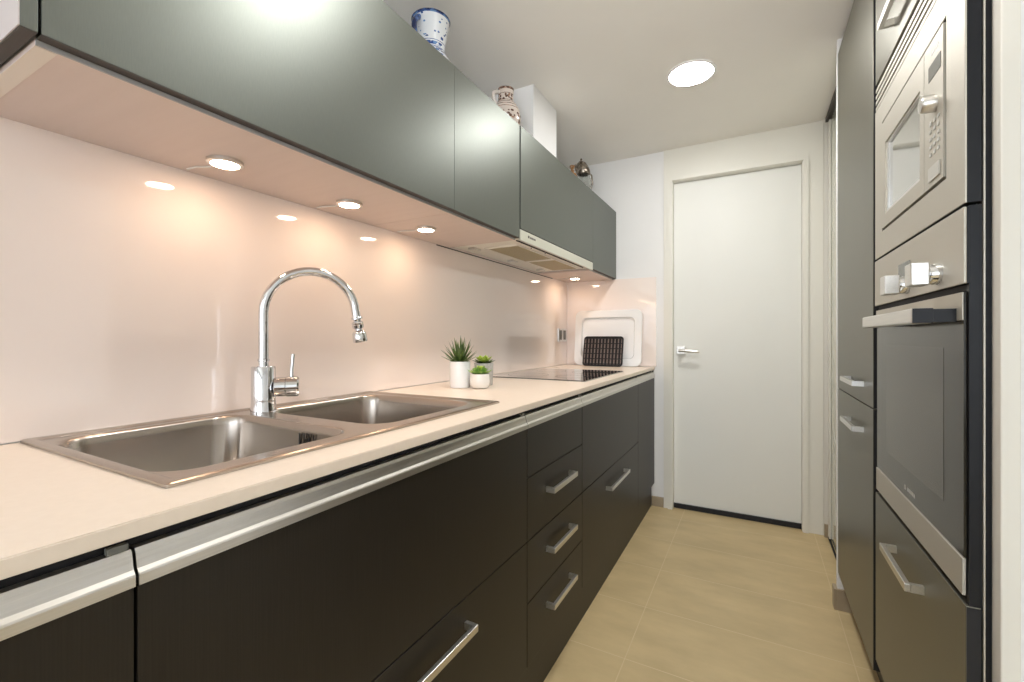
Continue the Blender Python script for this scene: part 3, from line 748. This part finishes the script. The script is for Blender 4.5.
obj('knob', lathe(B(), [(0, 0), (.0155, 0), (.0155, .018), (.0135, .021), (0, .0215)], (FX - .0036, 1.092, 1.520), 28, (-1, 0, 0)), 'nickel', pn, True)
for r in range(5):
    for c_ in range(3):
        obj('button', bx(FX - .0052, FX - .0036, 1.067 + c_ * .020, 1.077 + c_ * .020, 1.428 + r * .0145, 1.4345 + r * .0145, bev=.0006), 'nickel', pn)
obj('door_release', bx(FX - .0058, FX - .0036, 1.064, 1.122, 1.382, 1.408, bev=.0008), 'alu', pn)
bm = B()
for k in range(6): box(bm, FX - .0040, FX - .0036, 1.072 + k * .007, 1.077 + k * .007, 1.616, 1.621)
obj('maker_mark', bm, 'white_plastic', pn)

# oven
t = thing('built_in_oven', 'built-in electric oven with steel panel and dark glass door', 'oven', (.5, 1.27, .67))
OZ0 = .674
obj('casing', bx(FX + .022, .84, OY0 + .024, OY1 - .022, .69, 1.29), 'void', t)
obj('panel_backing', bx(FX + .0025, FX + .018, OY0 + .0025, OY1 - .002, 1.177, 1.2978), 'blackgloss', t)
pn = obj('control_panel', bx(FX - .002, FX + .0024, OY0 + .002, OY1 - .0015, 1.176, 1.2985, bev=.0015), 'steel', t)
obj('display', bx(FX - .0026, FX - .0021, 1.245, 1.335, 1.208, 1.256), 'lcd', pn)
for y in (1.262, 1.075):
    k = obj('knob', bx(FX - .046, FX - .020, y - .020, y + .020, 1.184, 1.225, bev=.002), 'white_plastic', pn)
    k.data.materials[0] = M['nickel']
    obj('knob_collar', lathe(B(), [(0, 0), (.019, 0), (.019, .010), (.016, .0175), (0, .0175)], (FX - .0022, y, 1.204), 28, (-1, 0, 0)), 'chrome', k, True)
dr_ = obj('oven_door', bx(FX + .001, FX + .005, OY0 + .010, OY1 - .012, .7365, 1.163, bev=.001), 'ovenglass', t)
obj('upper_rail', bx(FX - .001, FX + .0009, OY0 + .010, OY1 - .012, 1.118, 1.163, bev=.0005), 'steel', dr_)
obj('lower_rail', bx(FX - .001, FX + .004, OY0 + .010, OY1 - .012, .676, .7355, bev=.001), 'steel', dr_)
obj('window', bx(FX + .0006, FX + .0010, 1.065, 1.457, .800, 1.072), 'ovenwin', dr_)
obj('door_backing', bx(FX + .0055, FX + .018, OY0 + .0105, OY1 - .0125, .677, 1.1625), 'void', dr_)
obj('vent_gap', bx(FX + .006, FX + .018, OY0 + .004, OY1 - .004, 1.1645, 1.1755), 'void', t)
hd = obj('door_handle', bx(FX - .058, FX - .030, 1.0015, 1.4, 1.114, 1.140, bev=.003), 'nickel', dr_)
obj('end_cap', bx(FX - .0572, FX - .0305, .9985, 1.0012, 1.1148, 1.1395), 'blackgloss', hd)
for a in (1.0, 1.38): obj('bracket', bx(FX - .030, FX - .0012, a, a + .02, 1.116, 1.138), 'blackgloss', hd)
bm = B()
box(bm, FX + .0004, FX + .0009, 1.292, 1.300, .752, .762)
for k in range(5): box(bm, FX + .0004, FX + .0009, 1.226 + k * .011, 1.234 + k * .011, .753, .761)
obj('maker_mark', bm, 'nickel', dr_)

# ------------------------------------------------------------------ light
w = bpy.data.worlds.new('daylight'); scn.world = w; w.use_nodes = True
bg = w.node_tree.nodes['Background']; bg.inputs[0].default_value = (.86, .93, 1, 1); bg.inputs[1].default_value = 2.35

ld = bpy.data.lights.new('ceiling_fill_spot', 'SPOT'); ld.shadow_soft_size = .25; ld.spot_size = math.radians(50); ld.spot_blend = 1; ld.energy = 72; ld.color = (1, .98, .95)  # unseen fill spot added behind the camera to brighten the ceiling
lo = bpy.data.objects.new('ceiling_fill_spot', ld); COL.objects.link(lo); lo.location = (.05, -.7, 1.35)
lo.rotation_euler = (Vector((-.1, 1.0, 2.287)) - lo.location).to_track_quat('-Z', 'Y').to_euler()

# ------------------------------------------------------------------ camera
cd = bpy.data.cameras.new('camera'); cam = bpy.data.objects.new('camera', cd); COL.objects.link(cam)
cd.sensor_width = 36; cd.lens = 448 / 1024 * 36; cd.shift_y = -3.5 / 1024; cd.clip_start = .02
cam.location = (0, 0, 1.09); cam.rotation_euler = (PI / 2, 0, math.atan(242.3 / 448))
scn.camera = cam
scn.view_settings.view_transform = 'Standard'; scn.view_settings.look = 'None'
scn.view_settings.exposure = 1.0; scn.view_settings.gamma = 1; scn.view_settings.use_curve_mapping = False
